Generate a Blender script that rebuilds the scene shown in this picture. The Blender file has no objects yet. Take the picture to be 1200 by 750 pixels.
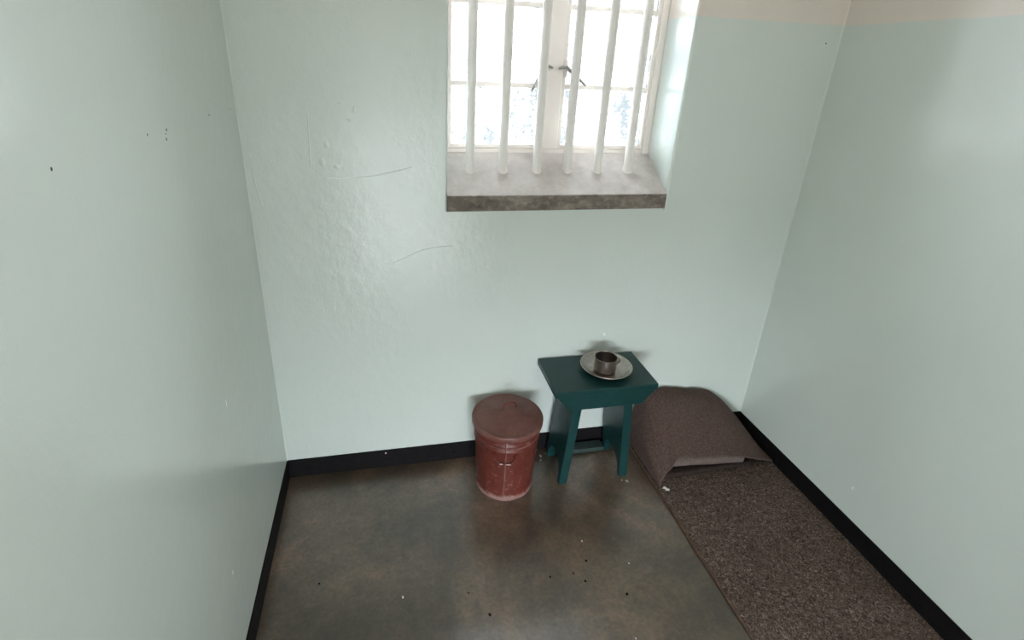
import bpy, bmesh, math, random
from mathutils import Vector, Matrix, noise

random.seed(7)
S = bpy.context.scene
COL = S.collection
FILL_W = 9.0                         # added ceiling fill light
W, D, H = 2.10, 2.50, 2.75            # cell width, depth, height (metres)

# ------------------------------------------------------------------ camera
F, YAW, PITCH, ROLL = 603.385, 0.2253, 0.3913, 0.0453
CX, CY, CZ, PX, PY = 0.4375, -1.7788, 1.6281, 583.12, 320.78
cam = bpy.data.cameras.new('camera')
cam.sensor_fit = 'HORIZONTAL'; cam.sensor_width = 36.0
cam.lens = F * 36.0 / 1200.0
cam.shift_x = (600 - PX) / 1200.0
cam.shift_y = -(375 - PY) / 1200.0
cam.clip_start = 0.02
cam_o = bpy.data.objects.new('camera', cam); COL.objects.link(cam_o)
cy, sy, cp, sp = math.cos(YAW), math.sin(YAW), math.cos(PITCH), math.sin(PITCH)
fwd = Vector((sy*cp, cy*cp, -sp)); rgt = Vector((cy, -sy, 0)); upv = rgt.cross(fwd)
r2 = math.cos(ROLL)*rgt + math.sin(ROLL)*upv
u2 = -math.sin(ROLL)*rgt + math.cos(ROLL)*upv
m = Matrix((r2, u2, -fwd)).transposed().to_4x4(); m.translation = (CX, CY, CZ)
cam_o.matrix_world = m
S.camera = cam_o

# ------------------------------------------------------------------ light
world = bpy.data.worlds.new('overcast_sky'); S.world = world; world.use_nodes = True
wn = world.node_tree
bg = wn.nodes['Background']
bg.inputs['Color'].default_value = (0.875, 0.945, 1.0, 1)
bg.inputs['Strength'].default_value = 28

def portal(name, loc, rot, sx, sz):
    l = bpy.data.lights.new(name, 'AREA'); l.shape = 'RECTANGLE'; l.size = sx; l.size_y = sz
    l.cycles.is_portal = True
    o = bpy.data.objects.new(name, l); COL.objects.link(o); o.location = loc; o.rotation_euler = rot
    return o
portal('window_portal', (1.075, 0.240, 1.83), (math.radians(-90), 0, 0), 0.83, 1.05)
portal('corridor_portal', (0.1, -4.32, 0.49), (math.radians(90), 0, 0), 2.2, 0.94)

S.view_settings.view_transform = 'Standard'
S.view_settings.look = 'None'
S.view_settings.gamma = 1.0
S.view_settings.use_curve_mapping = False
S.view_settings.exposure = 0.30
S.cycles.max_bounces = 14
S.cycles.diffuse_bounces = 9
S.cycles.glossy_bounces = 5
S.cycles.transparent_max_bounces = 12
S.cycles.sample_clamp_direct = 4.0
S.cycles.caustics_reflective = False
S.cycles.caustics_refractive = False

# ------------------------------------------------------------------ helpers
def mat(name, color, rough=0.5, metal=0.0, spec=0.5):
    M = bpy.data.materials.new(name); M.use_nodes = True
    b = M.node_tree.nodes['Principled BSDF']
    b.inputs['Base Color'].default_value = (*color, 1)
    b.inputs['Roughness'].default_value = rough
    b.inputs['Metallic'].default_value = metal
    b.inputs['Specular IOR Level'].default_value = spec
    return M

class NT:
    """small node-building helper"""
    def __init__(s, M):
        s.t = M.node_tree; s.n = s.t.nodes; s.l = s.t.links; s.b = s.n['Principled BSDF']
        s.geo = s.n.new('ShaderNodeTexCoord')
        s.co = s.geo.outputs['Object']
    def link(s, a, b): s.l.new(a, b)
    def mapped(s, scale):
        m_ = s.n.new('ShaderNodeMapping'); m_.inputs['Scale'].default_value = scale
        s.link(s.co, m_.inputs['Vector']); return m_.outputs['Vector']
    def noise(s, scale, detail=4, rough=.55, vec=None, dist=0.0):
        t = s.n.new('ShaderNodeTexNoise'); t.inputs['Scale'].default_value = scale
        t.inputs['Detail'].default_value = detail; t.inputs['Roughness'].default_value = rough
        t.inputs['Distortion'].default_value = dist
        s.link(vec or s.co, t.inputs['Vector']); return t.outputs['Fac']
    def voro(s, scale, vec=None, feature='F1'):
        t = s.n.new('ShaderNodeTexVoronoi'); t.inputs['Scale'].default_value = scale; t.feature = feature
        s.link(vec or s.co, t.inputs['Vector']); return t.outputs['Distance']
    def ramp(s, fac, stops):
        r = s.n.new('ShaderNodeValToRGB'); e = r.color_ramp.elements
        while len(e) < len(stops): e.new(0.5)
        for k, (p, c) in enumerate(stops):
            e[k].position = p; e[k].color = (*c, 1) if len(c) == 3 else c
        s.link(fac, r.inputs['Fac']); return r.outputs['Color']
    def mix(s, fac, a, b, mode='MIX'):
        x = s.n.new('ShaderNodeMix'); x.data_type = 'RGBA'; x.blend_type = mode
        for v, i in ((fac, 0), (a, 6), (b, 7)):
            if isinstance(v, (int, float)): x.inputs[i].default_value = v
            elif isinstance(v, tuple): x.inputs[i].default_value = (*v, 1)
            else: s.link(v, x.inputs[i])
        return x.outputs[2]
    def math(s, op, a, b=0.0, c=None):
        x = s.n.new('ShaderNodeMath'); x.operation = op
        for i, v in enumerate((a, b) if c is None else (a, b, c)):
            if isinstance(v, (int, float)): x.inputs[i].default_value = v
            else: s.link(v, x.inputs[i])
        return x.outputs[0]
    def maprange(s, v, a, b, c, d):
        x = s.n.new('ShaderNodeMapRange'); s.link(v, x.inputs[0])
        for i, k in enumerate((a, b, c, d)): x.inputs[i+1].default_value = k
        return x.outputs[0]
    def sep(s):
        x = s.n.new('ShaderNodeSeparateXYZ'); s.link(s.co, x.inputs[0]); return x.outputs
    def bump(s, h, strength, dist):
        x = s.n.new('ShaderNodeBump'); x.inputs['Strength'].default_value = strength
        x.inputs['Distance'].default_value = dist; s.link(h, x.inputs['Height'])
        if s.b.inputs['Normal'].is_linked:
            s.link(s.b.inputs['Normal'].links[0].from_socket, x.inputs['Normal'])
        s.link(x.outputs['Normal'], s.b.inputs['Normal'])
    def color(s, c): s.link(c, s.b.inputs['Base Color'])
    def rough(s, r): s.link(r, s.b.inputs['Roughness'])

def link(name, bm, material, parent=None, smooth=None, loc=None):
    me = bpy.data.meshes.new(name)
    bmesh.ops.recalc_face_normals(bm, faces=bm.faces)
    bm.to_mesh(me); bm.free()
    if smooth is not None:
        for p in me.polygons: p.use_smooth = True
        if smooth < 180: me.set_sharp_from_angle(angle=math.radians(smooth))
    me.materials.append(material)
    o = bpy.data.objects.new(name, me); COL.objects.link(o)
    if parent: o.parent = parent
    if loc: o.location = loc
    return o
def tag(o, label, cat, kind=None, group=None):
    o['label'] = label; o['category'] = cat
    if kind: o['kind'] = kind
    if group: o['group'] = group
    return o
def empty(name, loc, label, cat, kind=None):
    o = bpy.data.objects.new(name, None); COL.objects.link(o); o.location = loc
    o.empty_display_size = .05
    return tag(o, label, cat, kind)
def box(bm, x0, x1, y0, y1, z0, z1, bev=0.0, seg=2):
    r = bmesh.ops.create_cube(bm, size=1.0)
    vs = r['verts']
    for v in vs:
        v.co = Vector((x0 if v.co.x < 0 else x1, y0 if v.co.y < 0 else y1, z0 if v.co.z < 0 else z1))
    if bev:
        es = list({e for v in vs for e in v.link_edges})
        bmesh.ops.bevel(bm, geom=es, offset=bev, segments=seg, profile=.5, affect='EDGES')
    return bm
def prism(bm, pts, axis, a, b, bev=0.0):
    """extrude polygon pts along axis ('x' or 'y') from a to b"""
    def P(p, t): return Vector((t, p[0], p[1])) if axis == 'x' else Vector((p[0], t, p[1]))
    A = [bm.verts.new(P(p, a)) for p in pts]; B = [bm.verts.new(P(p, b)) for p in pts]
    fs = [bm.faces.new(A), bm.faces.new(B[::-1])]
    n = len(pts)
    for i in range(n): fs.append(bm.faces.new((A[i], A[(i+1) % n], B[(i+1) % n], B[i])))
    if bev:
        es = list({e for f in fs for e in f.edges})
        bmesh.ops.recalc_face_normals(bm, faces=bm.faces)
        bmesh.ops.bevel(bm, geom=es, offset=bev, segments=2, profile=.5, affect='EDGES')
    return bm
def lathe(bm, prof, n=64, closed=False, centre=(0, 0)):
    rings = []
    for r, z in prof:
        if r < 1e-6: rings.append([bm.verts.new((centre[0], centre[1], z))])
        else: rings.append([bm.verts.new((centre[0]+r*math.cos(2*math.pi*k/n), centre[1]+r*math.sin(2*math.pi*k/n), z)) for k in range(n)])
    seq = list(zip(rings, rings[1:]))
    if closed: seq.append((rings[-1], rings[0]))
    for A, B in seq:
        for k in range(n):
            k2 = (k+1) % n
            if len(A) == 1 and len(B) == 1: continue
            if len(A) == 1: bm.faces.new((A[0], B[k2], B[k]))
            elif len(B) == 1: bm.faces.new((A[k], A[k2], B[0]))
            else: bm.faces.new((A[k], A[k2], B[k2], B[k]))
    return bm
def tube(bm, pts, r, n=10, cap=True, flat=1.0):
    pts = [Vector(p) for p in pts]; rings = []; up = None
    for i, p in enumerate(pts):
        t = ((pts[min(i+1, len(pts)-1)]) - pts[max(i-1, 0)]).normalized()
        if up is None:
            up = Vector((0, 0, 1)) if abs(t.z) < .9 else Vector((1, 0, 0))
        a = t.cross(up).normalized(); b = a.cross(t).normalized(); up = b
        rr = r[i] if isinstance(r, (list, tuple)) else r
        rings.append([bm.verts.new(p + rr*(math.cos(2*math.pi*k/n)*a + flat*math.sin(2*math.pi*k/n)*b)) for k in range(n)])
    for A, B in zip(rings, rings[1:]):
        for k in range(n): bm.faces.new((A[k], A[(k+1) % n], B[(k+1) % n], B[k]))
    if cap: bm.faces.new(rings[0][::-1]); bm.faces.new(rings[-1])
    return bm

# ------------------------------------------------------------------ materials
GREEN, CREAM = (0.595, 0.648, 0.615), (0.70, 0.645, 0.588)
def wall_mat(name, rough=0.17, bump=0.28, seed=0.0):
    M = mat(name, GREEN, rough, spec=0.5); t = NT(M)
    x, y, z = t.sep()
    wob = t.math('MULTIPLY', t.math('SUBTRACT', t.noise(9, 3), .5), .006)
    edge = t.maprange(t.math('ADD', z, wob), 1.7985, 1.8005, 0, 1)
    big = t.noise(1.4, 3)
    g = t.ramp(big, [(.3, (0.585, 0.638, 0.605)), (.7, (0.618, 0.668, 0.636))])
    c = t.mix(edge, g, CREAM)
    t.color(c)
    stipple = t.noise(170, 2, .5)
    roll = t.noise(24, 4, .55, vec=t.mapped((1, 1, .8)))
    wave = t.noise(3.2, 2, .5)
    h = t.math('ADD', t.math('MULTIPLY', stipple, .022), t.math('ADD', t.math('MULTIPLY', roll, .14), t.math('MULTIPLY', wave, .16)))
    t.bump(h, bump, .022)
    t.rough(t.maprange(t.noise(6, 4), 0, 1, rough-.04, rough+.04))
    return M
M_WALL = wall_mat('pale_green_gloss_paint')
M_WALLR = wall_mat('pale_green_gloss_paint_rough_plaster', .185, .62)

M_CEIL = mat('white_ceiling_paint', (0.74, 0.70, 0.66), .6)
t = NT(M_CEIL); t.bump(t.noise(40, 4), .2, .004)

M_FLOOR = mat('polished_brown_concrete', (.09, .08, .065), .3, spec=.15); t = NT(M_FLOOR)
n1 = t.noise(2.1, 7, .62, dist=.8); n2 = t.noise(5.0, 9, .62, dist=.15); n3 = t.noise(75, 5, .75); n4 = t.noise(26, 6, .7, dist=.3)
c1 = t.ramp(n1, [(.36, (.038, .030, .022)), (.45, (.064, .048, .034)), (.56, (.096, .071, .050)), (.66, (.138, .100, .074))])
c2 = t.ramp(n2, [(.32, (.62, .63, .61)), (.46, (.92, .90, .88)), (.54, (1.06, 1.02, .98)), (.68, (1.40, 1.31, 1.24))])
c3 = t.ramp(n3, [(.34, (.62, .62, .62)), (.66, (1.42, 1.38, 1.34))])
c4 = t.ramp(n4, [(.38, (.82, .82, .80)), (.5, (1, 1, 1)), (.66, (1.30, 1.24, 1.20))])
t.color(t.mix(1.0, t.mix(1.0, t.mix(1.0, c1, c2, 'MULTIPLY'), c3, 'MULTIPLY'), c4, 'MULTIPLY'))
t.rough(t.maprange(n2, .3, .7, .44, .50))
t.b.inputs['Coat Weight'].default_value = 1.0; t.b.inputs['Coat Roughness'].default_value = .28; t.b.inputs['Coat IOR'].default_value = 1.85   # floor wax
t.bump(t.math('ADD', t.noise(5, 3), t.math('MULTIPLY', n3, .06)), .22, .012)

M_SKIRT = mat('black_skirting_paint', (.010, .009, .010), .6, spec=.15); t = NT(M_SKIRT)
t.color(t.ramp(t.noise(30, 5, .7), [(.3, (.0035, .003, .0035)), (.62, (.007, .006, .007)), (.76, (.020, .017, .016))]))
t.bump(t.noise(60, 4), .3, .003)

M_SILL = mat('bare_concrete_sill', (.34, .31, .29), .75); t = NT(M_SILL)
x, y, z = t.sep()
top = t.maprange(t.math('ADD', t.math('ADD', y, .2), t.math('MULTIPLY', t.math('SUBTRACT', t.noise(50, 4), .5), .006)), -.004, .001, 0, 1)
streak = t.noise(9, 6, .7, vec=t.mapped((1, 1, 3)))
stone = t.ramp(streak, [(.3, (.085, .067, .056)), (.5, (.165, .135, .112)), (.7, (.30, .26, .225))])
top_tone = t.ramp(t.noise(13, 6, .65), [(.3, (.40, .365, .345)), (.55, (.52, .48, .46)), (.75, (.60, .56, .545))])
t.color(t.mix(top, stone, top_tone)); t.bump(t.noise(45, 6, .7), .5, .004)  # top face paler than the streaked front face

M_BAR = mat('cream_bar_paint', (.80, .765, .74), .35); t = NT(M_BAR)
t.bump(t.noise(40, 3), .25, .003)
M_FRAME = mat('cream_frame_paint', (.70, .645, .60), .4); t = NT(M_FRAME)
wear = t.noise(34, 6, .75)
t.color(t.ramp(wear, [(.0, (.70, .645, .60)), (.68, (.68, .62, .575)), (.76, (.36, .30, .27))]))
t.bump(t.noise(70, 4), .3, .002)
M_LATCH = mat('worn_grey_latch_metal', (.22, .22, .21), .45, .5); t = NT(M_LATCH)
t.color(t.ramp(t.noise(90, 4), [(.35, (.13, .13, .125)), (.6, (.30, .29, .275))]))

# dirty glass: hazy pane that scatters part of the light, with dark speckled grime in patches
M_GLASS = bpy.data.materials.new('dirty_window_glass'); M_GLASS.use_nodes = True
t = M_GLASS.node_tree; t.nodes.clear()
def N(k): return t.nodes.new(k)
out = N('ShaderNodeOutputMaterial'); tr = N('ShaderNodeBsdfTransparent'); gl = N('ShaderNodeBsdfGlossy')
tl = N('ShaderNodeBsdfTranslucent'); df = N('ShaderNodeBsdfDiffuse')
m1 = N('ShaderNodeMixShader'); m2 = N('ShaderNodeMixShader'); m3 = N('ShaderNodeMixShader')
tr.inputs[0].default_value = (.96, .98, .98, 1); gl.inputs['Roughness'].default_value = .03
tl.inputs[0].default_value = (.86, .89, .90, 1); df.inputs[0].default_value = (.10, .125, .15, 1)
lw = N('ShaderNodeFresnel'); lw.inputs[0].default_value = 1.15
tc = N('ShaderNodeTexCoord'); nz = N('ShaderNodeTexNoise'); nz.inputs['Scale'].default_value = 110; nz.inputs['Detail'].default_value = 4; nz.inputs['Roughness'].default_value = .7
nb = N('ShaderNodeTexNoise'); nb.inputs['Scale'].default_value = 11; nb.inputs['Detail'].default_value = 3
mp = N('ShaderNodeMapping'); mp.inputs['Scale'].default_value = (1, 1, .45)
mm = N('ShaderNodeMath'); mm.operation = 'MULTIPLY'
ra = N('ShaderNodeMapRange'); ra.inputs[1].default_value = .225; ra.inputs[2].default_value = .275; ra.inputs[3].default_value = .0; ra.inputs[4].default_value = .72
for a, b in ((tc.outputs['Object'], nz.inputs['Vector']), (tc.outputs['Object'], mp.inputs['Vector']), (mp.outputs[0], nb.inputs['Vector']),
             (nz.outputs['Fac'], mm.inputs[0]), (nb.outputs['Fac'], mm.inputs[1]), (mm.outputs[0], ra.inputs[0]),
             (tr.outputs[0], m2.inputs[1]), (tl.outputs[0], m2.inputs[2]),
             (ra.outputs[0], m1.inputs[0]), (m2.outputs[0], m1.inputs[1]), (df.outputs[0], m1.inputs[2]),
             (lw.outputs[0], m3.inputs[0]), (m1.outputs[0], m3.inputs[1]), (gl.outputs[0], m3.inputs[2]), (m3.outputs[0], out.inputs[0])):
    t.links.new(a, b)
m2.inputs[0].default_value = .08

M_TEAL = mat('dark_green_gloss_paint', (.010, .058, .052), .3, spec=.4); t = NT(M_TEAL)
w1 = t.noise(22, 6, .7)
t.color(t.ramp(w1, [(.3, (.0030, .028, .028)), (.55, (.0042, .036, .035)), (.78, (.010, .050, .047))]))
t.rough(t.maprange(t.noise(14, 4), .3, .7, .33, .45))
t.bump(t.noise(26, 4, .6, vec=t.mapped((1, 4, 4))), .22, .003)
M_TEALWORN = mat('scuffed_dark_green_paint', (.05, .085, .075), .55); t = NT(M_TEALWORN)
t.color(t.ramp(t.noise(30, 6, .7), [(.35, (.010, .032, .029)), (.6, (.035, .054, .049))]))

def rust(name, base, light, dark, rough):
    M = mat(name, base, rough, spec=.4); t = NT(M)
    w = t.noise(26, 7, .72); f = t.noise(120, 4, .7)
    c = t.ramp(w, [(.28, dark), (.5, base), (.66, base), (.80, light)])
    x, y, z = t.sep()
    return M, t, c, x, y, z
PINK = (.30, .155, .135)
M_BIN, t, c, x, y, z = rust('chipped_red_enamel_paint', (.110, .022, .015), (.19, .075, .060), (.060, .013, .010), .42)
# paint rubbed off along the base, the bead and the front seam, chips elsewhere
wob = t.noise(38, 5, .75)
foot = t.maprange(t.math('ADD', z, t.math('MULTIPLY', wob, -.060)), -.004, -.014, 0, 1)
seam = t.maprange(t.math('ADD', t.math('ABSOLUTE', t.math('ADD', x, .030)), t.math('MULTIPLY', wob, .012)), .0065, .0105, 1, 0)
front = t.math('MULTIPLY', seam, t.math('LESS_THAN', y, 0))
bead = t.maprange(t.math('ADD', t.math('ABSOLUTE', t.math('SUBTRACT', z, .268)), t.math('MULTIPLY', wob, .03)), .014, .021, 1, 0)
chips = t.maprange(t.noise(55, 6, .8), .575, .64, 0, 1)
wearm = t.math('MAXIMUM', t.math('MAXIMUM', foot, t.math('MULTIPLY', front, .75)), t.math('MAXIMUM', t.math('MULTIPLY', bead, .65), t.math('MULTIPLY', chips, .75)))
t.color(t.mix(wearm, c, (.26, .145, .13))); t.bump(t.noise(30, 5), .35, .003)
M_LID, t, c, x, y, z = rust('dusty_red_lid_paint', (.130, .048, .037), (.20, .11, .092), (.090, .032, .025), .5)
dust = t.maprange(t.noise(12, 5, .7), .40, .66, 0, .55)
chips = t.maprange(t.noise(70, 5, .8), .62, .68, 0, .7)
t.color(t.mix(chips, t.mix(dust, c, (.20, .105, .087)), (.28, .19, .17))); t.bump(t.noise(24, 5), .3, .003)
M_CHIP = mat('bare_pale_metal_chip', (.52, .42, .39), .5)

M_STEEL = mat('dull_stainless_steel', (.52, .47, .43), .30, 1.0); t = NT(M_STEEL)
t.color(t.ramp(t.noise(45, 5, .7), [(.3, (.36, .32, .29)), (.7, (.56, .52, .485))]))
t.rough(t.maprange(t.noise(30, 4), .3, .7, .30, .38)); t.bump(t.noise(20, 2), .05, .003)
M_MUG = mat('tarnished_steel', (.36, .31, .285), .30, 1.0); t = NT(M_MUG)
t.color(t.ramp(t.noise(50, 5, .7, vec=t.mapped((1, 1, 3))), [(.3, (.20, .17, .155)), (.7, (.36, .32, .295))]))
t.rough(t.maprange(t.noise(40, 4), .3, .7, .30, .38))

M_FELT = mat('speckled_brown_felt', (.09, .07, .058), .95, spec=.1); t = NT(M_FELT)
sp1 = t.noise(85, 4, .7, dist=1.5); sp2 = t.noise(230, 3, .65); sp3 = t.noise(5, 3); sp4 = t.noise(42, 5, .75, dist=2)
c1 = t.ramp(sp1, [(.34, (.034, .023, .020)), (.44, (.078, .056, .046)), (.54, (.118, .089, .072)), (.66, (.24, .195, .166))])
c2 = t.ramp(sp2, [(.34, (.55, .55, .55)), (.5, (1, 1, 1)), (.66, (1.6, 1.54, 1.5))])
c3 = t.ramp(sp3, [(.3, (.86, .83, .84)), (.7, (1.12, 1.10, 1.12))])
c4 = t.ramp(sp4, [(.33, (.45, .43, .44)), (.42, (1, 1, 1)), (.62, (1.0, 1.0, 1.0)), (.70, (1.5, 1.48, 1.45))])
t.color(t.mix(1.0, t.mix(1.0, t.mix(1.0, c1, c2, 'MULTIPLY'), c3, 'MULTIPLY'), c4, 'MULTIPLY'))
t.bump(t.math('ADD', sp1, t.math('MULTIPLY', sp2, .5)), .8, .004)

def wool(name, a, b, c_):
    M = mat(name, b, .95, spec=.08); t = NT(M)
    f = t.noise(240, 2, .6); g = t.noise(60, 4, .7)
    k = t.ramp(f, [(.32, a), (.5, b), (.70, c_)])
    t.color(t.mix(1.0, k, t.ramp(g, [(.3, (.84, .84, .84)), (.7, (1.15, 1.14, 1.13))]), 'MULTIPLY'))
    wv = t.n.new('ShaderNodeTexWave'); wv.inputs['Scale'].default_value = 260; wv.inputs['Distortion'].default_value = 3
    t.link(t.co, wv.inputs['Vector'])
    t.bump(t.math('ADD', f, t.math('MULTIPLY', wv.outputs['Fac'], .3)), .6, .002)
    t.b.inputs['Sheen Weight'].default_value = .03
    return M
M_BROWN = wool('brown_wool', (.050, .031, .026), (.088, .057, .048), (.140, .098, .084))
M_GREYW = wool('grey_brown_wool', (.10, .074, .066), (.140, .107, .096), (.19, .15, .137))
M_DARKW = wool('dark_wool', (.014, .009, .008), (.030, .020, .017), (.052, .037, .031))  # dark brown wool, darkened further to deepen the shade inside the pile
M_EDGE = mat('frayed_rust_edging', (.16, .088, .055), .9, spec=.1); t = NT(M_EDGE)
x, y, z = t.sep()
t.color(t.ramp(t.noise(45, 4, .7, vec=t.mapped((1, .5, 1))), [(.40, (.085, .055, .042)), (.55, (.12, .078, .055)), (.68, (.27, .15, .085))]))
M_SCRAP = mat('white_paper', (.70, .68, .64), .7)
M_HOLE = mat('dark_nail_hole', (.05, .05, .045), .8)
M_WHITECHIP = mat('white_plaster_chip', (.78, .78, .75), .7)
M_CRUMB = mat('grey_plaster_crumb', (.30, .26, .23), .9)
M_GRIT = mat('dark_grit', (.010, .008, .007), .9, spec=.05)
M_GROUND = mat('pale_courtyard_concrete', (.55, .54, .52), .8); t = NT(M_GROUND)
t.color(t.ramp(t.noise(.6, 5), [(.3, (.15, .15, .145)), (.7, (.21, .21, .205))]))

# ------------------------------------------------------------------ structure
floor = link('floor', box(bmesh.new(), -.02, W+.02, -D-.02, .02, -.10, 0), M_FLOOR)
tag(floor, 'mottled brown polished concrete floor of the cell', 'floor', 'structure')
wall_left = link('wall_left', box(bmesh.new(), -.25, 0, -D-.30, .30, -.10, H), M_WALL)
tag(wall_left, 'glossy pale green wall on the left with a few nail holes', 'wall', 'structure')
wall_right = link('wall_right', box(bmesh.new(), W, W+.25, -D-.30, .30, -.10, H), M_WALL)
tag(wall_right, 'pale green wall on the right behind the sleeping mat, cream above', 'wall', 'structure')
ceiling = link('ceiling', box(bmesh.new(), -.25, W+.25, -D-.30, .30, H, H+.15), M_CEIL)
tag(ceiling, 'plain white ceiling above the frame', 'ceiling', 'structure')

def holed_wall(xs, zs, y0, y1, bev):
    bm = bmesh.new(); V = {}
    for j, yy in enumerate((y0, y1)):
        for a, xx in enumerate(xs):
            for b, zz in enumerate(zs): V[j, a, b] = bm.verts.new((xx, yy, zz))
    na, nb = len(xs)-1, len(zs)-1
    open_ = {(1, 1)} if nb == 3 else {(1, 0)}
    for j in (0, 1):
        for a in range(na):
            for b in range(nb):
                if (a, b) not in open_: bm.faces.new((V[j, a, b], V[j, a+1, b], V[j, a+1, b+1], V[j, a, b+1]))
    def q(a0, b0, a1, b1): bm.faces.new((V[0, a0, b0], V[0, a1, b1], V[1, a1, b1], V[1, a0, b0]))
    for a in range(na): 
        if (a, 0) not in open_: q(a, 0, a+1, 0)
        q(a, nb, a+1, nb)
    for b in range(nb): q(0, b, 0, b+1); q(na, b, na, b+1)
    (ha, hb), = open_
    q(ha, hb, ha, hb+1); q(ha+1, hb, ha+1, hb+1); q(ha, hb+1, ha+1, hb+1)
    if nb == 3: q(ha, hb, ha+1, hb)
    bmesh.ops.recalc_face_normals(bm, faces=bm.faces)
    if bev:
        es = []
        for e in bm.edges:
            A, B = e.verts
            if abs(A.co.y-y0) < 1e-6 and abs(B.co.y-y0) < 1e-6 and len(e.link_faces) == 2:
                n0, n1 = e.link_faces[0].normal, e.link_faces[1].normal
                if abs(n0.dot(n1)) < .1 and min(A.co.x, B.co.x) > xs[0]+.01 and max(A.co.x, B.co.x) < xs[-1]-.01 and max(A.co.z, B.co.z) < zs[-1]-.01 and (A.co.z+B.co.z)/2 > zs[1]+.01:
                    es.append(e)
        bmesh.ops.bevel(bm, geom=es, offset=bev, segments=6, profile=.5, affect='EDGES')
    return bm
XL, XR, ZB, ZT = .650, 1.502, 1.1235, 2.36
wall_back = link('wall_back', holed_wall([0.0, XL, XR, W], [-.10, ZB, ZT, H], 0, .236, .008), M_WALLR)
tag(wall_back, 'pale green end wall with the barred window and raised plaster patches', 'wall', 'structure')
wall_front = link('wall_front', holed_wall([0.0, .10, 1.15, W], [0, 1.98, H], -D-.18, -D, 0), M_WALL)
tag(wall_front, 'pale green front wall with the cell doorway, behind the viewpoint', 'wall', 'structure')

# unseen corridor added to trim doorway light; its window opening is sized for fill
corr = link('floor', box(bmesh.new(), -1.6, 3.4, -4.30, -D-.02, -.10, -.001), M_FLOOR)
tag(corr, 'brown concrete corridor floor outside the cell doorway', 'floor', 'structure')
corr = link('ceiling', box(bmesh.new(), -1.6, 3.4, -4.45, -D-.30, H, H+.15), M_CEIL)
tag(corr, 'white corridor ceiling outside the cell doorway', 'ceiling', 'structure')
corr = link('wall_corridor', holed_wall([-1.6, -1.0, 1.2, 3.4], [-.10, .02, .96, H], -4.45, -4.30, 0), M_WALL)
tag(corr, 'unseen far corridor wall with an opening added for fill light', 'wall', 'structure')
for x0, x1, n_ in ((-1.75, -1.6, 'left'), (3.4, 3.55, 'right')):
    corr = link('wall_corridor_'+n_, box(bmesh.new(), x0, x1, -4.45, -D-.02, -.10, H), M_WALL)
    tag(corr, 'end wall of the corridor on the '+n_, 'wall', 'structure')

HB = .0885
def skirt(name, x0, x1, y0, y1, label):
    bm = box(bmesh.new(), x0, x1, y0, y1, 0, HB, .0015, 1)
    tag(link(name, bm, M_SKIRT), label, 'baseboard', 'structure')
skirt('baseboard_back', .004, W-.004, -.004, .002, 'black painted skirting band along the end wall under the window')
skirt('baseboard_left', -.002, .004, -D, .0, 'black painted skirting band at the foot of the left wall')
skirt('baseboard_right', W-.004, W+.002, -D, .0, 'black painted skirting band along the right wall beside the mat')

# small marks on the walls and the floor, as thin raised flakes and holes
def blob(bm, c, r, nrm, depth, sx=1.0, sz=1.0, n=9, seed=0):
    rnd = random.Random(seed); c = Vector(c); nrm = Vector(nrm)
    a = Vector((0, 0, 1)) if abs(nrm.z) < .5 else Vector((0, 1, 0)); b = a.cross(nrm)
    ring = [c + r*rnd.uniform(.65, 1.15)*(sz*math.sin(2*math.pi*k/n)*a + sx*math.cos(2*math.pi*k/n)*b) for k in range(n)]
    lo = [bm.verts.new(p - nrm*.0004) for p in ring]; hi = [bm.verts.new(c+(p-c)*.8 + nrm*depth) for p in ring]
    for k in range(n): bm.faces.new((lo[k], lo[(k+1) % n], hi[(k+1) % n], hi[k]))
    bm.faces.new(hi); bm.faces.new(lo[::-1])
def mark(name, parent, c, r, nrm, material, sx=1.0, sz=1.0, seed=0, depth=.0006):
    bm = bmesh.new(); blob(bm, c, r, nrm, depth, sx, sz, 9, seed); return link(name, bm, material, parent)

for k, (yy, zz, r) in enumerate(((-.978, 1.469, .0032), (-.659, 1.471, .0026), (-.564, 1.4685, .0034), (-.573, 1.461, .002), (-.574, 1.451, .0036), (-.269, 1.468, .003), (-.060, 1.464, .0025))):
    mark('nail_hole', wall_left, (0, yy, zz), r, (1, 0, 0), M_HOLE, .8, 1.2, k, .0004)
for k, (yy, zz, r, sz) in enumerate(((-.527, .756, .005, 2.6), (-.705, .345, .003, 3.2))):
    mark('plaster_chip', wall_left, (0, yy, zz), r, (1, 0, 0), M_WHITECHIP, .7, sz, k+20, .0008)
mark('nail_hole', wall_back, (2.043, 0, 1.738), .004, (0, -1, 0), M_HOLE, 1.2, .8, 3, .0004)
mark('plaster_chip', wall_back, (1.321, 0, .5745), .007, (0, -1, 0), M_WHITECHIP, 1.0, 1.1, 5, .001)
mark('plaster_chip', wall_right, (W, -.623, .2087), .006, (-1, 0, 0), M_WHITECHIP, .9, 1.3, 6, .001)
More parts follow.
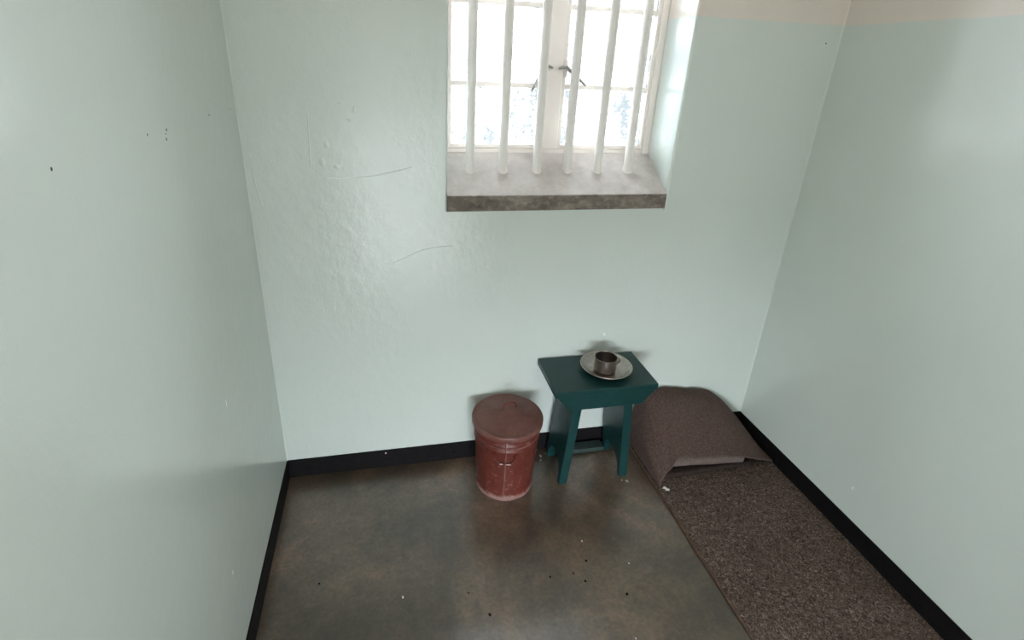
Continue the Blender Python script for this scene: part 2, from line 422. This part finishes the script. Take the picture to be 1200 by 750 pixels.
# raised lumps and creases of painted-over plaster left of the window
for k, (xx, zz, r) in enumerate(((.308, 1.4865, .009), (.351, 1.467, .012), (.335, 1.435, .010), (.258, 1.353, .014), (.240, 1.298, .016), (.285, 1.284, .012))):
    bm = bmesh.new(); n = 12; r *= .62
    rnd = random.Random(k); a0 = rnd.uniform(.7, 1.4)
    lathe(bm, [(r*1.25, .0), (r, .0003), (r*.6, .0008), (0, .0010)], n)
    for v in bm.verts: v.co = Vector((v.co.x*a0+xx, -v.co.z, v.co.y/a0+zz))
    link('plaster_lump', bm, M_WALLR, wall_back, 180)
def crease(pts, r):
    P = [Vector((a, -.0002, b)) for a, b in pts]; Q = []
    for i in range(len(P)-1):
        for f in range(6): Q.append(P[i].lerp(P[i+1], f/6) + Vector((.0015*noise.noise(Vector((i*6+f, 1, 1))), 0, .0015*noise.noise(Vector((i*6+f, 5, 1))))))
    Q.append(P[-1]); rr = [r*min(1, .25+min(i, len(Q)-1-i)/3) for i in range(len(Q))]
    bm = bmesh.new(); tube(bm, Q, rr, 8)
    for v in bm.verts: v.co.y = v.co.y*.5
    link('plaster_crease', bm, M_WALLR, wall_back, 180)
crease([(.209, 1.48), (.205, 1.38), (.202, 1.25)], .0013)
crease([(.24, 1.246), (.295, 1.242), (.407, 1.253), (.470, 1.268), (.530, 1.282)], .0011)
crease([(.458, .935), (.50, .957), (.56, .981), (.61, .990), (.67, .994)], .0013)
crease([(.023, 1.325), (.0256, 1.229), (.040, 1.157)], .0018)
crease([(.05, 1.50), (.12, 1.515), (.21, 1.50)], .0013)
sk = bpy.data.objects['baseboard_back']
mark('plaster_chip', sk, (.3934, -.004, .0734), .0042, (0, -1, 0), M_WHITECHIP, 1, 1, 8, .0008)
mark('plaster_chip', sk, (.685, -.004, .040), .006, (0, -1, 0), M_GRIT, 1.4, 1, 9, .001)
for k, (xx, yy, r) in enumerate(((.707, -.710, .006), (.937, -.620, .0045), (1.051, -.656, .005), (1.173, -.725, .005), (1.020, -.622, .0035), (1.082, -.583, .0045), (.652, -.628, .003), (.169, -.508, .004))):
    mark('dark_speck', floor, (xx, yy, 0), r, (0, 0, 1), M_GRIT, 1, 1.2, 30+k, .0006)
for k, (xx, yy, r) in enumerate(((1.096, -.503, .0045), (1.229, -.619, .0035), (.439, -.604, .0045), (1.137, -.864, .003), (1.070, -.048, .008), (1.098, -.038, .006), (1.062, -.075, .005), (1.392, -.252, .007), (1.372, -.246, .004))):
    mark('plaster_crumb', floor, (xx, yy, 0), r, (0, 0, 1), M_WHITECHIP if k < 4 else M_CRUMB, .7, 1.3, 50+k, .001 if k < 4 else .004)

# paint-filled corner seams
for nm, xx, lab in (('trim_1', .0, 'paint-filled seam in the left back corner'), ('trim_2', W, 'paint-filled seam in the right back corner')):
    s_ = 1 if xx == 0 else -1; bm = bmesh.new()
    prof = [(xx-s_*.001, .001), (xx+s_*.010, .001), (xx+s_*.0096, -.0006), (xx+s_*.0045, -.0022), (xx+s_*.0022, -.0045), (xx+s_*.0006, -.0096), (xx-s_*.001, -.010)]
    n = 30; R_ = []
    for i in range(n+1):
        zz = HB+.0002 + (H-HB-.0004)*i/n; w = .42+.2*noise.noise(Vector((zz*5, xx, 2)))
        R_.append([bm.verts.new((xx+(a-xx)*w, b*w, zz)) for a, b in prof])
    for A, B in zip(R_, R_[1:]):
        for k in range(len(prof)): k2 = (k+1) % len(prof); bm.faces.new((A[k], A[k2], B[k2], B[k]))
    bm.faces.new(R_[0]); bm.faces.new(R_[-1][::-1])
    tag(link(nm, bm, M_WALL, None, 50), lab, 'trim', 'structure')

# ------------------------------------------------------------------ window
win = empty('window_1', (1.075, .2, ZB), 'cream metal casement window with six round bars and a sloping sill', 'window', 'structure')
def wpart(name, bm, material, parent=win, smooth=None):
    o = link(name, bm, material, None, smooth)
    o.parent = parent
    off = Vector((1.075, .2, ZB)) 
    o.data.transform(Matrix.Translation(-off))
    return o
Y0, Y1 = .190, .232
# sloping concrete sill
bm = prism(bmesh.new(), [(-.004, ZB+.0005), (-.004, 1.180), (.192, 1.301), (.235, 1.301), (.235, ZB+.0005)], 'x', XL+.0005, XR-.0005, .002)
wpart('window_sill', bm, M_SILL)
# fixed outer frame and mullion
bm = bmesh.new()
box(bm, XL+.001, .672, Y0, Y1, 1.300, ZT, .003); box(bm, 1.472, XR-.001, Y0, Y1, 1.300, ZT, .003)
box(bm, .672, 1.472, Y0+.004, Y1, 1.300, 1.318, .003); box(bm, .672, 1.472, Y0, Y1, 2.335, ZT-.0005, .003)
wpart('frame', bm, M_FRAME)
bm = box(bmesh.new(), 1.036, 1.104, Y0-.006, Y1, 1.316, 2.338, .005, 3)
wpart('mullion', bm, M_FRAME)
ROWS = [1.333, 1.549, 1.818, 2.085, 2.322]
def casement(x0, x1):
    bm = bmesh.new(); w = .013; ya, yb = Y0+.002, Y0+.028
    box(bm, x0, x0+w, ya, yb, 1.3195, 2.333, .002); box(bm, x1-w, x1, ya, yb, 1.3195, 2.333, .002)
    box(bm, x0+w, x1-w, ya, yb, 1.3195, ROWS[0], .002); box(bm, x0+w, x1-w, ya, yb, ROWS[-1], 2.333, .002)
    c = wpart('casement', bm, M_FRAME)
    for zz in ROWS[1:-1]:
        wpart('muntin', box(bmesh.new(), x0+w-.001, x1-w+.001, ya+.003, yb-.003, zz-.0085, zz+.0085, .002), M_FRAME, c)
    for k in range(4):
        a = ROWS[k] + (.0085 if k else 0) - .002; b = ROWS[k+1] - (.0085 if k < 3 else 0) + .002
        wpart('pane', box(bmesh.new(), x0+w-.002, x1-w+.002, ya+.012, ya+.015, a, b), M_GLASS, c)
    return c
cl = casement(.673, 1.0350); cr = casement(1.1050, 1.471)
# cockspur handles with slanting levers
def handle(par, x0, xp, zp, xe, ze, plate):
    bm = bmesh.new()
    box(bm, plate[0], plate[1], Y0-.004, Y0+.003, zp-.028, zp+.022, .0015)
    lathe(bm, [(0, 0), (.008, 0), (.009, .004), (.008, .022), (0, .024)], 12)
    for v in bm.verts[-50:]: pass
    h = wpart('latch_plate', bm, M_FRAME, par)
    bm = bmesh.new()
    tube(bm, [(x0, Y0-.022, zp), ((x0+xp)/2, Y0-.026, zp-.004), (xp, Y0-.027, zp-.002), ((xp+xe)/2, Y0-.028, (zp+ze)/2), (xe, Y0-.030, ze)], [.005, .006, .0065, .006, .0045], 8)
    wpart('latch_lever', bm, M_LATCH, par)
def handle2(par, px, zp, xe, ze, cock):
    bm = bmesh.new(); box(bm, px-.007, px+.007, Y0-.005, Y0+.003, zp-.030, zp+.026, .0015)
    wpart('latch_plate', bm, M_FRAME, par)
    bm = bmesh.new()
    tube(bm, [(px, Y0+.0, zp), (px, Y0-.024, zp)], .006, 10)
    s = 1 if xe > px else -1
    tube(bm, [(px-s*.004, Y0-.020, zp+.004), (px+s*.010, Y0-.024, zp-.008), (px+(xe-px)*.6, Y0-.028, zp+(ze-zp)*.6), (xe, Y0-.030, ze)], [.006, .0065, .006, .0045], 8)
    wpart('latch_lever', bm, M_LATCH, par)
    bm = bmesh.new()
    tube(bm, [(px, Y0-.012, zp), (px-s*.018, Y0-.013, zp+.002), (px-s*cock, Y0-.012, zp-.003)], [.006, .005, .004], 8)
    wpart('latch_hook', bm, M_LATCH, par)
handle2(cl, 1.0285, 1.617, .978, 1.531, .030)
handle2(cr, 1.1130, 1.615, 1.187, 1.556, .030)

# six painted bars set into the sill slope
YB = .110; zb = 1.180 + (YB+.004)/.196*.121
for k, xb in enumerate((.747, .871, 1.003, 1.125, 1.250, 1.377)):
    bm = bmesh.new(); n = 20; rr = .0165
    rings = []
    zs_ = [zb-.022, zb-.004, zb+.004, zb+.016] + [zb+.016+(ZT+.01-zb-.016)*i/10 for i in range(1, 11)]
    for i, zz in enumerate(zs_):
        ra = rr+.006 if i == 0 else rr+.0035 if i == 1 else rr+.0018 if i == 2 else rr
        jx = .0012*noise.noise(Vector((k*3.1, 0, zz*3)))
        rings.append([bm.verts.new((xb+jx+ra*math.cos(2*math.pi*q/n), YB+ra*math.sin(2*math.pi*q/n), zz+(ra*math.sin(2*math.pi*q/n)*.617 if i < 4 else 0))) for q in range(n)])
    for A, B in zip(rings, rings[1:]):
        for q in range(n): bm.faces.new((A[q], A[(q+1) % n], B[(q+1) % n], B[q]))
    bm.faces.new(rings[0][::-1]); bm.faces.new(rings[-1])
    wpart('bar', bm, M_BAR, smooth=60)

# outside: pale courtyard and its far boundary wall
g = link('courtyard_ground', box(bmesh.new(), -40, 40, -40, 40, -.42, -.12), M_GROUND)
tag(g, 'pale concrete courtyard ground outside the window', 'ground', 'structure')

# unseen fill light added above the viewpoint to brighten the cell
cl_ = empty('ceiling_fill_light', (1.05, -1.75, H), 'added ceiling fill light, unseen above the viewpoint', 'lamp')
link('fill_housing', box(bmesh.new(), -.62, .62, -.05, .05, -.045, -.0005, .006), M_FRAME, cl_)
ll = bpy.data.lights.new('fill_area_light', 'AREA'); ll.shape = 'RECTANGLE'; ll.size = 1.15; ll.size_y = .07; ll.energy = FILL_W; ll.color = (1.0, .97, .94)
lo = bpy.data.objects.new('fill_area_light', ll); COL.objects.link(lo); lo.parent = cl_; lo.location = (0, 0, -.055)

# ------------------------------------------------------------------ lidded bin
BX, BY = .877, -.155
bin_ = empty('lidded_bin', (BX, BY, 0), 'chipped rust-red lidded metal bin standing left of the green stool', 'bin')
R0, R1, HBIN = .116, .132, .318
def rad(z): return R0 + (R1-R0)*z/HBIN
bm = bmesh.new()
prof = [(0, .012), (R0-.006, .012), (R0-.004, .001), (R0+.002, 0), (R0+.0035, .003), (R0+.004, .020), (R0+.002, .024), (rad(.03), .028)]
for zz in (.06, .10, .14, .18, .22): prof.append((rad(zz), zz))
for zc in (.252, .278):
    prof += [(rad(zc-.008), zc-.008), (rad(zc)+.0035, zc-.003), (rad(zc)+.0035, zc+.003), (rad(zc+.008), zc+.008)]
prof += [(rad(.305), .305), (R1+.002, HBIN-.004), (R1, HBIN), (R1-.004, HBIN-.002), (R1-.008, .27), (R0-.003, .02), (0, .018)]
lathe(bm, prof, 72)
for v in bm.verts:      # slight dents
    a = math.atan2(v.co.y, v.co.x); d = .0016*noise.noise(Vector((math.cos(a)*2.2, math.sin(a)*2.2, v.co.z*11)))
    r = math.hypot(v.co.x, v.co.y)
    if r > .05: v.co.x *= 1+d/r; v.co.y *= 1+d/r
link('body', bm, M_BIN, bin_, 50)
AF = math.radians(-105)       # direction of the front seam, towards the room
def on_body(a, z, off=.0): 
    r = rad(z)+off; return Vector((r*math.cos(a), r*math.sin(a), z))
bm = bmesh.new()
tube(bm, [on_body(AF, zz, .0005) for zz in (.004, .03, .08, .13, .18, .23, .29)], .0042, 8, flat=.5)
link('seam', bm, M_BIN, bin_, 60)
bm = bmesh.new()
pts = []
for k in range(17):
    th = math.radians(205 + 130*k/16*1.0) if False else math.pi*(1.05 + .90*k/16)
    pts.append(on_body(AF + .040/rad(.2)*math.cos(th), .236 + .038*math.sin(th), .006))
tube(bm, pts, .0034, 8)
sh = link('drop_handle', bm, M_BIN, bin_, 60)
for s in (-1, 1):
    bm = bmesh.new(); blob(bm, on_body(AF+s*.32, .236, .001), .012, (math.cos(AF+s*.32), math.sin(AF+s*.32), 0), .006, 1, 1, 12, 3)
    link('handle_ear', bm, M_BIN, sh)
for s, w in ((-1, 1.0), (1, 1.25)):
    c = on_body(AF+s*.10, .201, .0095); bm = bmesh.new()
    blob(bm, c, .0068, (math.cos(AF), math.sin(AF), 0), .001, 1.25*w, .5, 10, 5+s); link('bare_chip', bm, M_CHIP, sh)
# lid: shallow cone with a rolled rim and a wire grip
RL = .142
bm = bmesh.new()
prof = [(0, HBIN+.030), (.02, HBIN+.0295), (.05, HBIN+.026), (.09, HBIN+.019), (.122, HBIN+.0125), (RL-.012, HBIN+.011), (RL-.006, HBIN+.013), (RL-.002, HBIN+.012), (RL, HBIN+.008), (RL-.0005, HBIN-.010), (RL-.002, HBIN-.012), (RL-.0035, HBIN-.010), (RL-.0035, HBIN+.005), (.10, HBIN+.008), (0, HBIN+.024)]
lathe(bm, prof, 72)
for v in bm.verts: v.co.z += .0012*noise.noise(Vector((v.co.x*18, v.co.y*18, 3)))
lid = link('lid', bm, M_LID, bin_, 50)
lz = HBIN+.028
bm = bmesh.new()
ga = math.radians(12); gx, gy = math.cos(ga), math.sin(ga)
pts = []
for k in range(13):
    th = math.pi*k/12; s_ = -.027*math.cos(th); hh = .030*math.sin(th)**.5
    pts.append((.012+gx*s_, .018+gy*s_, lz-.002+hh))
tube(bm, pts, .0048, 10)
grip = link('lid_grip', bm, M_BIN, lid, 60)
for s_ in (-1, 1):
    bm = lathe(bmesh.new(), [(0, lz-.003), (.008, lz-.003), (.0085, lz+.0005), (.004, lz+.003), (0, lz+.003)], 12, centre=(.012+gx*s_*.027, .018+gy*s_*.027))
    link('grip_rivet', bm, M_LID, grip, 60)
link('grip_plate', lathe(bmesh.new(), [(0, lz-.002), (.033, lz-.003), (.034, lz+.0012), (.030, lz+.0022), (0, lz+.0024)], 32, centre=(.012, .018)), M_LID, lid, 60)
for pts in ([(-.034, -.130, HBIN+.0128), (-.024, -.09, HBIN+.0200), (-.014, -.05, HBIN+.0262)], [(.002, .06, HBIN+.0248), (.004, .10, HBIN+.0172), (.006, .13, HBIN+.0128)]):
    link('lid_seam', tube(bmesh.new(), pts, .002, 6, flat=.5), M_LID, lid, 60)

# ------------------------------------------------------------------ stool
SX0, SX1, SY0, SY1, SH = 1.033, 1.457, -.253, -.006, .485
st = empty('wooden_stool', (1.245, -.13, 0), 'dark green painted wooden stool with board legs holding the plate', 'stool')
def spart(name, bm, material, parent=st, smooth=None):
    o = link(name, bm, material, parent, smooth); o.data.transform(Matrix.Translation((-1.245, .13, 0))); return o
spart('seat', box(bmesh.new(), SX0, SX1, SY0, SY1, SH-.028, SH, .003, 2), M_TEAL)
for yy in ((-.248, -.226), (-.036, -.014)):
    spart('apron', prism(bmesh.new(), [(SX0+.012, SH-.0285), (SX1-.006, SH-.0285), (SX1-.012, .448), (1.398, .392), (1.098, .392), (SX0+.018, .446)][::-1], 'y', yy[0], yy[1], .002), M_TEAL)
# board legs leaning outwards, an arch cut into each foot
def board_leg(side):
    bm = bmesh.new(); ya, yb = -.2255, -.0365; zt = SH-.0285
    ft = .022; prof = [(ya, zt), (ya, 0), (ya+ft, 0)]
    yc = (ya+yb)/2; half = (yb-ya)/2-ft
    for k in range(1, 12):
        th = math.pi*k/12; prof.append((yc-half*math.cos(th), .100*math.sin(th)**.7))
    prof += [(yb-ft, 0), (yb, 0), (yb, zt)]
    tck = .036
    def xat(z): # inner face leans
        return (1.124 - (0.4-z)*.0 - .028*(1-z/.4)) if side < 0 else (1.338 + .030*(1-z/.4))
    n = len(prof)
    A = [bm.verts.new((xat(z), y, z)) for y, z in prof]; B = [bm.verts.new((xat(z)+tck, y, z)) for y, z in prof]
    bm.faces.new(A); bm.faces.new(B[::-1])
    for i in range(n): bm.faces.new((A[i], A[(i+1) % n], B[(i+1) % n], B[i]))
    bmesh.ops.recalc_face_normals(bm, faces=bm.faces)
    bmesh.ops.bevel(bm, geom=list(bm.edges), offset=.0018, segments=2, profile=.5, affect='EDGES')
    return bm
spart('leg', board_leg(-1), M_TEAL); spart('leg', board_leg(1), M_TEAL)
o = spart('stretcher', box(bmesh.new(), 1.136, 1.362, -.066, -.016, .004, .026, .002), M_TEALWORN)
o['label'] = 'scuffed grey-green bottom rail'

# ------------------------------------------------------------------ plate and mug on the stool
PXC, PYC, PZ = 1.285, -.128, SH+.0005
pl = empty('metal_plate', (PXC, PYC, PZ), 'shallow round steel plate with rolled rim on the green stool', 'plate')
RP = .1
prof = [(0, .0035), (.066, .0035), (.078, .007), (.090, .0185), (.0985, .0245), (.1035, .0262), (.1052, .0245), (.1035, .0225), (.099, .0220), (.0915, .016), (.080, .0045), (.068, 0), (0, 0)]
bm = lathe(bmesh.new(), prof, 72)
link('dish', bm, M_STEEL, pl, 60)
mg = empty('metal_mug', (PXC-.008, PYC-.006, PZ+.0038), 'small tarnished steel mug standing in the plate', 'mug')
prof = [(0, .0), (.039, 0), (.0425, .003), (.044, .010), (.0445, .050), (.0445, .056), (.0462, .058), (.0462, .0605), (.0445, .0618), (.0428, .060), (.0425, .010), (.039, .0045), (0, .004)]
link('cup', lathe(bmesh.new(), prof, 56), M_MUG, mg, 40)
bm = bmesh.new(); a = math.radians(8); pts = []
for k in range(13):
    th = math.pi*(-.5 + k/12); pts.append((math.cos(a)*(.043+.024*math.cos(th)), math.sin(a)*(.043+.024*math.cos(th)), .033+.017*math.sin(th)))
tube(bm, pts, .0055, 8, flat=.45)
link('handle', bm, M_MUG, mg, 60)

# ------------------------------------------------------------------ sleeping mat
MX0, MX1, MT = 1.500, W-.006, .011
mt = empty('sleeping_mat', (1.8, -1.1, 0), 'thin speckled brown felt sleeping mat on the floor along the right wall', 'mat')
bm = bmesh.new(); nx, ny = 30, 120; ya, yb = -2.2, -.006
G = []
for i in range(nx+1):
    row = []
    for j in range(ny+1):
        xx = MX0+(MX1-MX0)*i/nx; yy = ya+(yb-ya)*j/ny
        if i in (0, nx): xx += .0022*noise.noise(Vector((i, yy*9, 1)))*(1 if i == 0 else .3)
        zz = MT + .0022*noise.noise(Vector((xx*7, yy*7, 0))) + .0010*noise.noise(Vector((xx*40, yy*40, 5)))
        if i in (0, nx): zz -= .002
        row.append(bm.verts.new((xx-1.8, yy+1.1, zz)))
    G.append(row)
for i in range(nx):
    for j in range(ny): bm.faces.new((G[i][j], G[i+1][j], G[i+1][j+1], G[i][j+1]))
border = [G[i][0] for i in range(nx+1)] + [G[nx][j] for j in range(1, ny+1)] + [G[i][ny] for i in range(nx-1, -1, -1)] + [G[0][j] for j in range(ny-1, 0, -1)]
low = [bm.verts.new((v.co.x, v.co.y, .0005)) for v in border]
k = len(border)
for i in range(k): bm.faces.new((border[i], border[(i+1) % k], low[(i+1) % k], low[i]))
bm.faces.new(low)
link('felt', bm, M_FELT, mt, 60)
bm = bmesh.new()
tube(bm, [(MX0-.003-1.8+.0018*noise.noise(Vector((0, (ya+(yb-ya)*j/120)*9, 1))), ya+(yb-ya)*j/120+1.1, .0056) for j in range(121)], .0045, 8, flat=1.0)
link('edging', bm, M_EDGE, mt, 60)

# ------------------------------------------------------------------ bedding pile at the head of the mat
def cr_(P, t):
    n = len(P)-1; x = min(max(t*n, 0), n-1e-6); i = int(x); f = x-i
    p0, p1, p2, p3 = P[max(i-1, 0)], P[i], P[i+1], P[min(i+2, n)]
    return .5*((2*p1)+(p2-p0)*f+(2*p0-5*p1+4*p2-p3)*f*f+(3*p1-p0-3*p2+p3)*f*f*f)
V = Vector
# rows from the wall (back) to the room (front); each runs from the left hem over the top to the right hem
ROWSB = [
 [V((1.503, -.012, .0175)), V((1.506, -.012, .15)), V((1.535, -.014, .262)), V((1.62, -.014, .283)), V((1.76, -.014, .268)), V((1.89, -.014, .238)), V((2.005, -.014, .140)), V((2.085, -.014, .030))],
 [V((1.500, -.09, .0175)), V((1.506, -.09, .14)), V((1.545, -.085, .245)), V((1.63, -.085, .270)), V((1.77, -.085, .256)), V((1.90, -.085, .222)), V((2.01, -.085, .130)), V((2.085, -.085, .030))],
 [V((1.500, -.18, .0175)), V((1.508, -.175, .11)), V((1.562, -.165, .200)), V((1.65, -.165, .221)), V((1.78, -.165, .209)), V((1.905, -.165, .180)), V((2.01, -.165, .108)), V((2.084, -.165, .030))],
 [V((1.502, -.27, .0175)), V((1.513, -.258, .075)), V((1.578, -.238, .148)), V((1.66, -.240, .163)), V((1.79, -.245, .154)), V((1.90, -.250, .132)), V((2.00, -.240, .083)), V((2.082, -.235, .030))],
 [V((1.504, -.325, .0175)), V((1.522, -.310, .046)), V((1.588, -.290, .126)), V((1.665, -.296, .130)), V((1.79, -.304, .123)), V((1.895, -.310, .110)), V((1.985, -.302, .078)), V((2.078, -.280, .034))],
]
def blanket_pt(u, v):
    cols = [cr_(r, u) for r in ROWSB]
    return cr_(cols, v)
bm = bmesh.new(); nu, nv = 84, 44; G = []
for i in range(nu+1):
    row = []
    for j in range(nv+1):
        u, v = i/nu, j/nv; p = blanket_pt(u, v)
        top = min(1, max(0, (p.z-.03)/.08))
        p = p + V((0, 0, top*(.006*noise.noise(V((p.x*7, p.y*7, 2)))+.0025*noise.noise(V((p.x*22, p.y*22, 7))))))
        # diagonal fold that gathers at the front left corner
        d = (p.x-1.512) - (-(p.y)-.335)*-.30
        fold = math.exp(-((p.x-(1.545+(.33+p.y)*.22))/.012)**2)*min(1, max(0, (-p.y-.12)/.12))
        p.z -= .012*fold*top; p.x += .004*fold
        row.append(bm.verts.new(p-V((1.8, -.15, .012))))
    G.append(row)
for i in range(nu):
    for j in range(nv): bm.faces.new((G[i][j], G[i+1][j], G[i+1][j+1], G[i][j+1]))
bl = link('brown_blanket', bm, M_BROWN, None, 180, (1.8, -.15, .012))
sm = bl.modifiers.new('thickness', 'SOLIDIFY'); sm.thickness = .007; sm.offset = -1
tag(bl, 'brown wool blanket draped over the bedding pile at the head of the mat', 'blanket')

def folded(name, material, rows, thick, label, cat='blanket', n_layers=2):
    """a blanket folded double: two plies joined by a round fold at the front"""
    bm = bmesh.new(); nx = 36; G = []
    # rows: path points (y, z) for left and right ends along the ply, front fold in the middle
    for i in range(nx+1):
        f = i/nx; row = []
        L, R = rows
        for (a, b) in zip(L, R):
            p = V(a).lerp(V(b), f)
            p.z += .0018*noise.noise(V((p.x*16, p.y*16, 3))); p.y += .0022*noise.noise(V((p.x*13, p.z*20, 8)))
            row.append(bm.verts.new(p))
        G.append(row)
    for i in range(nx):
        for j in range(len(G[0])-1): bm.faces.new((G[i][j], G[i+1][j], G[i+1][j+1], G[i][j+1]))
    c = V((0, 0, 0))
    for v in bm.verts: c += v.co
    c /= len(bm.verts); c.z = min(v.co.z for v in bm.verts)
    for v in bm.verts: v.co -= c
    o = link(name, bm, material, None, 180, c)
    s_ = o.modifiers.new('thickness', 'SOLIDIFY'); s_.thickness = thick; s_.offset = 0
    tag(o, label, cat); return o
def ply_path(x, yf, z0, z1, yb, rise):
    """upper ply from back to front, rounded fold, lower ply to the back"""
    pts = []; zc = (z0+z1)/2; r = (z1-z0)/2
    for k in range(8): f = k/7; y = yb+(yf+r-yb)*f; pts.append((x, y, z1+rise*(1-f)))
    for k in range(1, 8): th = math.pi*k/8; pts.append((x, yf+r-r*math.sin(th), zc+r*math.cos(th)))
    for k in range(8): f = k/7; y = yf+r+(yb-yf-r)*f; pts.append((x, y, z0+rise*.6*f))
    return pts
folded('folded_blanket', M_GREYW, (ply_path(1.572, -.280, .066, .113, -.05, .10), ply_path(1.915, -.290, .046, .099, -.05, .085)), .006,
       'pale grey-brown folded blanket showing under the lip of the brown blanket')
folded('folded_blanket', M_DARKW, (ply_path(1.535, -.288, .019, .040, -.05, .0), ply_path(1.965, -.275, .019, .036, -.05, .0)), .005,
       'dark brown folded blanket lying lowest in the pile, directly on the mat')

# crumpled scrap at the corner of the pile
bm = bmesh.new(); rnd = random.Random(4)
for (cx_, cy_, ln, an) in ((1.5245, -.3235, .026, -1.0),):
    G = []
    for i in range(9):
        row = []
        for j in range(5):
            a = (i/8-.5)*ln; b = (j/4-.5)*.011
            row.append(bm.verts.new((a*math.cos(an)-b*math.sin(an), a*math.sin(an)+b*math.cos(an), .001+.013*abs(noise.noise(V((i*.8, j*.9, 1))))+rnd.uniform(0, .003))))
        G.append(row)
    for i in range(8):
        for j in range(4): bm.faces.new((G[i][j], G[i+1][j], G[i+1][j+1], G[i][j+1]))
sc = link('paper_scrap', bm, M_SCRAP, None, None, (1.527, -.338, MT+.001))
ms = sc.modifiers.new('thickness', 'SOLIDIFY'); ms.thickness = .0012; ms.offset = 1
tag(sc, 'small crumpled white scrap on the mat by the front corner of the bedding', 'scrap')
